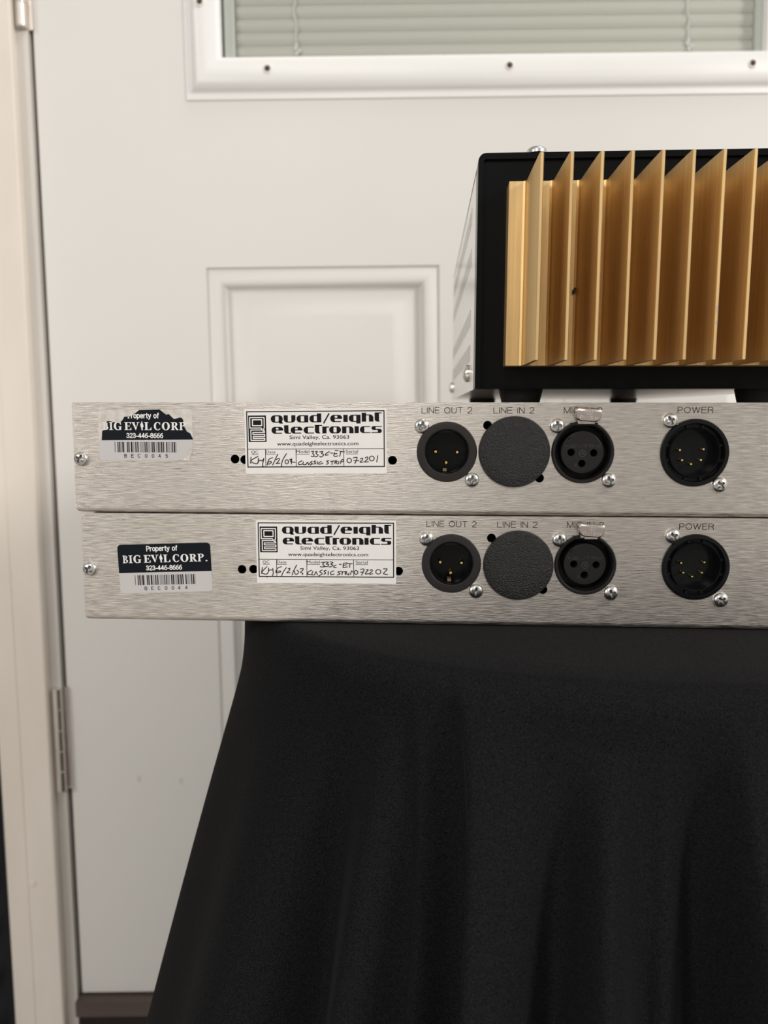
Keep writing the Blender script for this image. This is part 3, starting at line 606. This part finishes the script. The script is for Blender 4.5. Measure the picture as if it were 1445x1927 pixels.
# ------------------------------------------------------------------ rack units
def rack_unit(label, x_left, x_right, ztop, feat):
    H = 44.0; org = (x_left, 0, ztop - H); root = empty('rack_unit', org)
    tag(root, label, 'audio rack unit', 'brushed aluminium rack units')
    # front panel with its holes and rolled lower edge
    mb = MB(); zb = ztop - H; R = 1.9
    outer = [(x_left, zb + R), (x_right, zb + R), (x_right, ztop - 0.5), (x_right - .5, ztop), (x_left + .4, ztop), (x_left, ztop - 0.4)]
    holes = [circ(x, z, r, 40, True) for x, z, r in feat['holes']]
    mb.plate(outer, holes, 0.0, 1.6, 'alu')
    n = 8; arc = [(R - R * math.cos(PI / 2 * i / n), zb + R - R * math.sin(PI / 2 * i / n)) for i in range(n + 1)] + [(24.0, zb)]
    def xl(i): return x_left + (3.0 * (i / n) ** 2 if i <= n else 3.0)
    vs = []; 
    for i, (y, z) in enumerate(arc): vs += [(xl(i), y - 0.003, z), (x_right, y - 0.003, z)]
    mb.add(vs, [(2 * i, 2 * i + 2, 2 * i + 3, 2 * i + 1) for i in range(len(arc) - 1)], 'alu')
    vs = [(xl(0), 1.6, arc[0][1])] ; 
    mb.add([(xl(i), y, z) for i, (y, z) in enumerate(arc[:n + 1])] + [(x_left + 3.0, R, zb + 1.6), (x_left + 1.5, 1.9, zb + R)], [tuple(range(n + 3))], 'alu')
    p = mb.obj('front_panel', root, org=org, smooth=40)
    mb = MB(); mb.box(x_left + 4, x_right - 4, 26, 300, zb + .02, ztop - 0.02, 'alu'); mb.box(x_left + 4, x_right - 4, 1.9, 26, ztop - 1.2, ztop - 0.02, 'alu')
    mb.box(x_left + 4, x_left + 5.2, 1.9, 26, zb + .5, ztop - .5, 'alu'); mb.box(x_right - 5.2, x_right - 4, 1.9, 26, zb + .5, ztop - .5, 'alu'); mb.box(x_left + 5.3, x_right - 5.3, 25.4, 25.9, zb + .5, ztop - 1.3, 'dark')
    mb.obj('chassis', root, org=org)
    for i, (x, z) in enumerate(feat['screws']): put_screw(root, org, x, z, rot=0.5 + 1.37 * i)
    for txt, x0, x1, b_, t_ in feat['legends']:
        mb = MB(); gtext(mb, txt, x0, x1, b_, t_, 'legend', lambda x, y: (x, -0.03, y), .105); mb.obj('legend', root, org=org, smooth=0)
    # line output: male connector
    def male(cx, cz):
        mb = MB(); mb.lathe([(11.75, 1.6), (11.75, -0.3), (11.4, -0.8), (10.9, -0.9), (9.0, -0.9), (8.5, -0.5)], cx, cz, 'charcoal', 64); mb.lathe([(8.5, -0.5), (8.1, 0.4), (8.1, 10), (0, 10)], cx, cz, 'blkgloss', 64)
        mb.box(cx - 2.9, cx + 2.9, .1, 9, cz + 7.5, cz + 8.3, 'blkgloss')
        s = mb.obj('line_output_socket', root, org=org)
        for dx, dz in ((-4.3, 0), (4.2, -.2), (-.1, -4.3)):
            mb = MB(); mb.lathe([(.95, 9.9), (.95, 3.4), (.85, 2.9), (.5, 2.55), (0, 2.5)], cx + dx, cz + dz, 'pin', 20); mb.obj('pin', s, org=org)
        mb = MB(); mb.box(cx - 1.4, cx + .1, 2.2, 7, cz - 7.7, cz - 6.6, 'brass'); mb.obj('ground_spring', s, org=org)
    male(*feat['male'])
    cx, cz = feat['blank']
    mb = MB(); mb.lathe([(13.75, 0.0), (13.75, -1.3), (13.5, -1.75), (13.0, -1.95), (8, -2.1), (0, -2.2)], cx, cz, 'pebble', 72); mb.obj('blanking_cap', root, org=org)
    # mic input: female connector with push tab
    cx, cz = feat['female']
    mb = MB(); mb.lathe([(12.05, 1.6), (12.05, -.5), (11.7, -1.0), (11.2, -1.05), (10.7, -.6), (10.6, 9), (8.0, 9)], cx, cz, 'blk', 64); s = mb.obj('microphone_input_socket', root, org=org)
    mb = MB(); ins = [(cx + 8.1 * math.cos(a), cz + 8.1 * math.sin(a)) for a in [2 * PI * i / 64 for i in range(64)]]
    ins = [((x - cx) * (.9 if 2.2 < math.atan2(z - cz, x - cx) < 2.5 else 1) + cx, (z - cz) * (.9 if 2.2 < math.atan2(z - cz, x - cx) < 2.5 else 1) + cz) for x, z in ins]
    pinh = [(-4.25, -.1), (4.45, -.3), (0, -4.4)]
    mb.plate(ins, [circ(cx + a, cz + c, 1.45, 20, True) for a, c in pinh], 0.8, 9, 'blk'); mb.lathe([(8.15, 9), (8.15, 1.3), (7.9, 0.85), (7.6, 0.75)], cx, cz, 'blk', 64)
    E = lambda x, y: (x, .72, y)
    gtext(mb, 'NEUTRI', cx - 6.6, cx + 5.2, cz + 1.7, cz + 2.9, 'emboss', E, .14); line(mb, [(cx + 5.8, cz + 1.7), (cx + 5.8, cz + 2.9)], .16, 'emboss', E); line(mb, [(cx + 6.8, cz + 2.9), (cx + 5.9, cz + 2.3), (cx + 6.8, cz + 1.7)], .16, 'emboss', E); line(mb, ell(cx + .1, cz - .5, 1.25, 1.25), .28, 'emboss', E); line(mb, [(cx - .5, cz - .1), (cx + .2, cz - 1.0), (cx + .2, cz + .1), (cx + .7, cz - .7)], .25, 'emboss', E); text(mb, '3', cx - 2.9, cx - 2.1, cz - 5.6, cz - 4.4, 'emboss', E)
    mb.obj('insert', s, org=org)
    mb = MB(); tx, tz = feat['tab']; tp = rrect(tx - 5.1, tz - 2.6, tx + 5.1, tz + 2.6, (2.2, 2.2, 1.4, 1.4)); tp = [(x - (0.5 if x < tx else -.5) * max(0, (tz - z)) / 2.6 * .9 * (-1), z) for x, z in tp]
    ca, sa = math.cos(-.06), math.sin(-.06); rt = lambda x, y, z: (tx + (x - tx) * ca - (z - tz) * sa, y, tz + (x - tx) * sa + (z - tz) * ca)
    sc_ = lambda f: [(tx + (x - tx) * f, tz + (z - tz) * (1 - (1 - f) * 1.8)) for x, z in tp]
    for (fa, ya), (fb, yb) in (((1.0, -2.2), (1.0, -2.7)), ((1.0, -2.7), (.97, -3.1)), ((.97, -3.1), (.92, -3.3))):
        la, lb = sc_(fa), sc_(fb); n_ = len(la); mb.add([rt(x, ya, z) for x, z in la] + [rt(x, yb, z) for x, z in lb], [(i, (i + 1) % n_, (i + 1) % n_ + n_, i + n_) for i in range(n_)], 'nickel')
    mb.plate(sc_(.92), [], -3.3, None, 'nickel', put=rt)
    mb.box(tx - 2.6, tx + 2.4, -2.7, -1.9, tz - 3.4, tz - 2.0, 'nickel'); mb.box(cx - 2.6, cx + 2.6, -2.4, -.6, cz + 10.9, cz + 12.4, 'nickel'); mb.box(cx - 5.2, cx + 5.2, -1.25, -.2, cz + 10.3, cz + 11.3, 'blk')
    TP = lambda x, y: rt(x, -3.42, y)
    gtext(mb, 'PUSH', tx - 3.3, tx + 3.5, tz - 1.75, tz - .45, 'white_steel', TP, .17, .42); line(mb, ell(tx + .1, tz + 1.15, 1.1, 1.1), .22, 'white_steel', TP); line(mb, [(tx - .4, tz + .8), (tx - .3, tz + 1.5), (tx + .4, tz + .8), (tx + .5, tz + 1.5)], .22, 'white_steel', TP)
    mb.obj('push_tab', s, org=org)
    # power inlet: five pins
    cx, cz = feat['power']
    mb = MB(); mb.lathe([(13.0, 1.6), (13.0, -.5), (12.7, -.95), (12.2, -1.05), (11.3, -1.05), (11.05, -.7), (11.0, 1.6), (9.75, 1.6), (9.7, -.3), (9.5, -.5), (9.3, -.3), (9.2, 6), (0, 6)], cx, cz, 'blkgloss', 72)
    for a in (0, PI / 2, PI, 1.5 * PI):
        for d in (-.28, .28):
            q = a + d; x, z = cx + 10.4 * math.cos(q), cz + 10.4 * math.sin(q); mb.box(x - .5, x + .5, .3, 1.6, z - .5, z + .5, 'blkgloss')
    s = mb.obj('power_socket', root, org=org)
    for dx, dz in ((-4.5, .9), (4.5, 1.3), (-3.5, -3.0), (3.7, -2.9), (0, -4.5)):
        mb = MB(); mb.lathe([(.62, 5.9), (.62, 3.6), (.4, 3.1), (0, 3.0)], cx + dx, cz + dz, 'pin', 16); mb.obj('pin', s, org=org)
    asset_sticker(root, org, *feat['sticker']); serial_label(root, org, *feat['label'])
    return root
M['emboss'] = mat('raised_plastic_lettering', (0.035, 0.032, 0.032), 0.4)
M['chip'] = mat('dark_chip', (0.03, 0.018, 0.01), 0.7)
M['worn'] = mat('worn_bare_metal', (0.42, 0.38, 0.36), 0.5)
M['white_steel'] = mat('embossed_steel_highlight', (0.86, 0.80, 0.75), 0.3, 1.0)
UA = dict(screws=[(-137.45, -22.39), (-1.36, -9.07), (18.37, -29.93), (50.73, -8.89), (71.11, -29.91), (93.33, -6.82), (113.24, -31.36)],
    legends=[('LINE OUT 2', -1.38, 18.08, -4.28, -1.8), ('LINE IN 2', 26.37, 41.98, -4.25, -1.8), ('MIC IN 2', 53.35, 67.89, -4.2, -1.75), ('POWER', 96.36, 109.7, -4.0, -1.6)],
    male=(8.48, -19.11), blank=(34.54, -18.95), female=(60.94, -19.03), power=(103.34, -19.11), tab=(62.2, -4.7),
    sticker=(-111.0, -12.95, 0.0, True, 'BEC0045', 0), label=(-43.05, -15.1, 0.009, HAND_A))
UA['holes'] = [(24.2, -8.81, 1.75), (44.62, -29.13, 1.75), (-75.24, -22.3, 1.75), (-71.35, -22.5, 1.75), (-12.7, -22.5, 1.75), (*UA['male'], 11.7), (*UA['female'], 12.0), (*UA['power'], 12.95)]
UB = dict(screws=[(-135.74, -67.13), (.74, -53.35), (20.63, -74.18), (52.86, -53.25), (73.45, -74.27), (96.29, -51.44), (115.88, -76.48)],
    legends=[('LINE OUT 2', .85, 20.51, -48.76, -46.3), ('LINE IN 2', 28.62, 44.27, -48.73, -46.3), ('MIC IN 2', 55.82, 69.98, -48.6, -46.15), ('POWER', 98.94, 112.09, -48.93, -46.4)],
    male=(10.76, -63.28), blank=(37.03, -63.55), female=(63.25, -63.03), power=(105.78, -63.58), tab=(64.75, -49.2),
    sticker=(-104.8, -66.5, 0.036, False, 'BEC0044', -14), label=(-39.2, -59.2, 0.006, HAND_B))
UB['holes'] = [(26.45, -52.94, 1.75), (47.05, -73.35, 1.75), (-73.24, -66.66, 1.75), (-68.57, -66.54, 1.75), (-10.11, -66.6, 1.75), (*UB['male'], 11.7), (*UB['female'], 12.0), (*UB['power'], 12.95)]
rack_unit('upper brushed aluminium rack unit, its property sticker torn and peeling', -140.6, 289.0, 0.0, UA)
rack_unit('lower brushed aluminium rack unit with an intact property sticker, resting on the black cloth', -138.7, 291.0, -44.35, UB)

# ------------------------------------------------------------------ power supply with its gold heat sink
org = (20.5, 24.0, 6.4); PX0, PX1, PY0, PY1, PZ0, PZ1 = 20.5, 162.5, 24.0, 300.0, 6.4, 99.9
ps = empty('power_supply', org, (0.0175, 0, 0))
tag(ps, 'black power supply box with gold finned heat sink, standing on the upper rack unit', 'power supply')
mb = MB()
o_ = rrect(PX0, PZ0, PX1, PZ1, (0.4, 0.4, 3.2, 3.2)); i_ = rrect(PX0 + 2.2, PZ0 + .3, PX1 - 2.2, PZ1 - 2.4, (0.2, 0.2, 1.0, 1.0))
mb.plate(o_, [i_[::-1]], PY0, PY0 + 12, 'blkpaint'); mb.plate(i_, [], PY0 + 1.6, PY0 + 3, 'blkpaint', edges=False)
n = len(o_)
mb.obj('front_panel', ps, org=org)
mb = MB()                                                            # top and back sheets, painted black
top = [p for p in rrect(PX0, PZ0, PX1, PZ1, (0.4, 0.4, 3.2, 3.2)) if p[1] > PZ1 - 3.4]
mb.add([(x, PY0 + 12, z) for x, z in top] + [(x, PY1, z) for x, z in top], [(i, i + 1, i + 1 + len(top), i + len(top)) for i in range(len(top) - 1)], 'blkpaint')
mb.box(PX0 + .4, PX1 - .4, PY1 - 1, PY1, PZ0, PZ1 - 1.0, 'blkpaint'); mb.obj('top_cover', ps, org=org)
mb = MB()                                                            # side sheet with four rows of vent slots, bottom sheet
ys = [PY0 + 12.0]; sl = []
y = 66.0
while y < 288: sl.append((y, y + 2.6)); ys += [y, y + 2.6]; y += 9.6
ys.append(PY1); rowz = [(20.0, 28.2), (36.0, 44.0), (63.0, 71.5), (81.2, 89.6)]; zs = [PZ0] + [z for r in rowz for z in r] + [PZ1 - 3.3]
for side, xx in ((-1, PX0 + .15), (1, PX1 - .15)):
    for j, (z0_, z1_) in enumerate(zip(zs, zs[1:])):
        for a, c in zip(ys, ys[1:]):
            if j % 2 == 1 and any(abs(a - s_[0]) < .01 for s_ in sl): continue
            v = [(xx, a, z0_), (xx, c, z0_), (xx, c, z1_), (xx, a, z1_)]; mb.add(v, [(3, 2, 1, 0) if side < 0 else (0, 1, 2, 3)][:1], 'alu_side')
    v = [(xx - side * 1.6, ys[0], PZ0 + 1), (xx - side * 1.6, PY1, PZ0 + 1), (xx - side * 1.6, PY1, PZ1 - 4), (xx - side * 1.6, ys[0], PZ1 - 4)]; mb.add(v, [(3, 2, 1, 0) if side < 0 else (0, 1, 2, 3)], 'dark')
mb.add([(PX0 + .15, PY0 + 1, PZ0), (PX1 - .15, PY0 + 1, PZ0), (PX1 - .15, PY1, PZ0), (PX0 + .15, PY1, PZ0)], [(0, 3, 2, 1)], 'alu_side')
mb.obj('chassis', ps, org=org, smooth=0)
for (yy, zz, sc) in ((76.0, 15.2, 1.45), (288.0, 15.2, 1.45)): put_screw(ps, org, PX0 + .1, zz, yy, scale=sc, rx=(0, 0, -PI / 2))
o = put_screw(ps, org, 44.3, PZ1 + .5, 28.5, scale=1.45, rx=(-PI / 2, 0, 0))
for fx in (41.2, 141.8):
    for fy, hgt in ((38.0, 6.2), (264.0, 10.4)):
        mb = MB(); r1, r0 = (9.4, 8.2); pr = [(0, PZ0 - hgt), (r0 - .8, PZ0 - hgt), (r0, PZ0 - hgt + .8), (r1, PZ0 - .3), (r1, PZ0), (0, PZ0)]
        mb.lathe(pr, fx, fy, 'rubber', 40, axis='z'); mb.f = [tuple(reversed(f)) for f in mb.f]; mb.obj('rubber_foot', ps, org=org)
mb = MB(); SX0, SX1, SZ0, SZ1, SB = 32.2, 151.2, 15.4, 86.6, 16.0
pr = [(SX0, SZ0), (SX1, SZ0), (SX1, SZ1), (SX0, SZ1)]
mb.plate([(x, z) for x, z in rrect(SX0, SZ0, SX1, SZ1, .3)], [], SB, 25.5, 'gold')
for cx_, cz_, r_ in ((58.5, 44.2, .75), (58.9, 45.2, .5), (58.1, 43.6, .4)):      # a dark chip in the gold finish
    mb.add([(cx_ + r_ * math.cos(a) * (1 + .3 * math.sin(3 * a)), SB - 1.0, cz_ + r_ * 1.2 * math.sin(a)) for a in [2 * PI * i / 9 for i in range(9)]], [tuple(range(9))], 'chip')
sink = mb.obj('heat_sink', ps, org=org, smooth=30)
for kf in range(11):
    x = 39.9 + 10.42 * kf; mb = MB(); t, tr_ = 1.0, .75
    pf = [(x - 2.4, SB + .05), (x - 1.5, SB - .5), (x - t, SB - 1.6), (x - tr_, -17.4), (x - tr_ * .6, -18.0), (x + tr_ * .6, -18.0), (x + tr_, -17.4), (x + t, SB - 1.6), (x + 1.5, SB - .5), (x + 2.4, SB + .05)]
    n = len(pf); mb.add([(a, b_, SZ0 + .01) for a, b_ in pf] + [(a, b_, SZ1 - .01) for a, b_ in pf], [(i, (i + 1) % n, (i + 1) % n + n, i + n) for i in range(n)] + [tuple(range(n))[::-1], tuple(range(n, 2 * n))], 'gold')
    if kf == 6:                                                      # worn specks on this fin's edge
        for cz_, r_ in ((33.4, .5), (32.0, .35), (28.3, .45)): mb.add([(x + .15 + .35 * math.cos(a), -18.03, cz_ + r_ * 1.5 * math.sin(a)) for a in [2 * PI * i / 8 for i in range(8)]], [tuple(range(8))], 'worn')
    mb.obj('cooling_fin', sink, org=org, smooth=30)
bpy.context.view_layer.update()
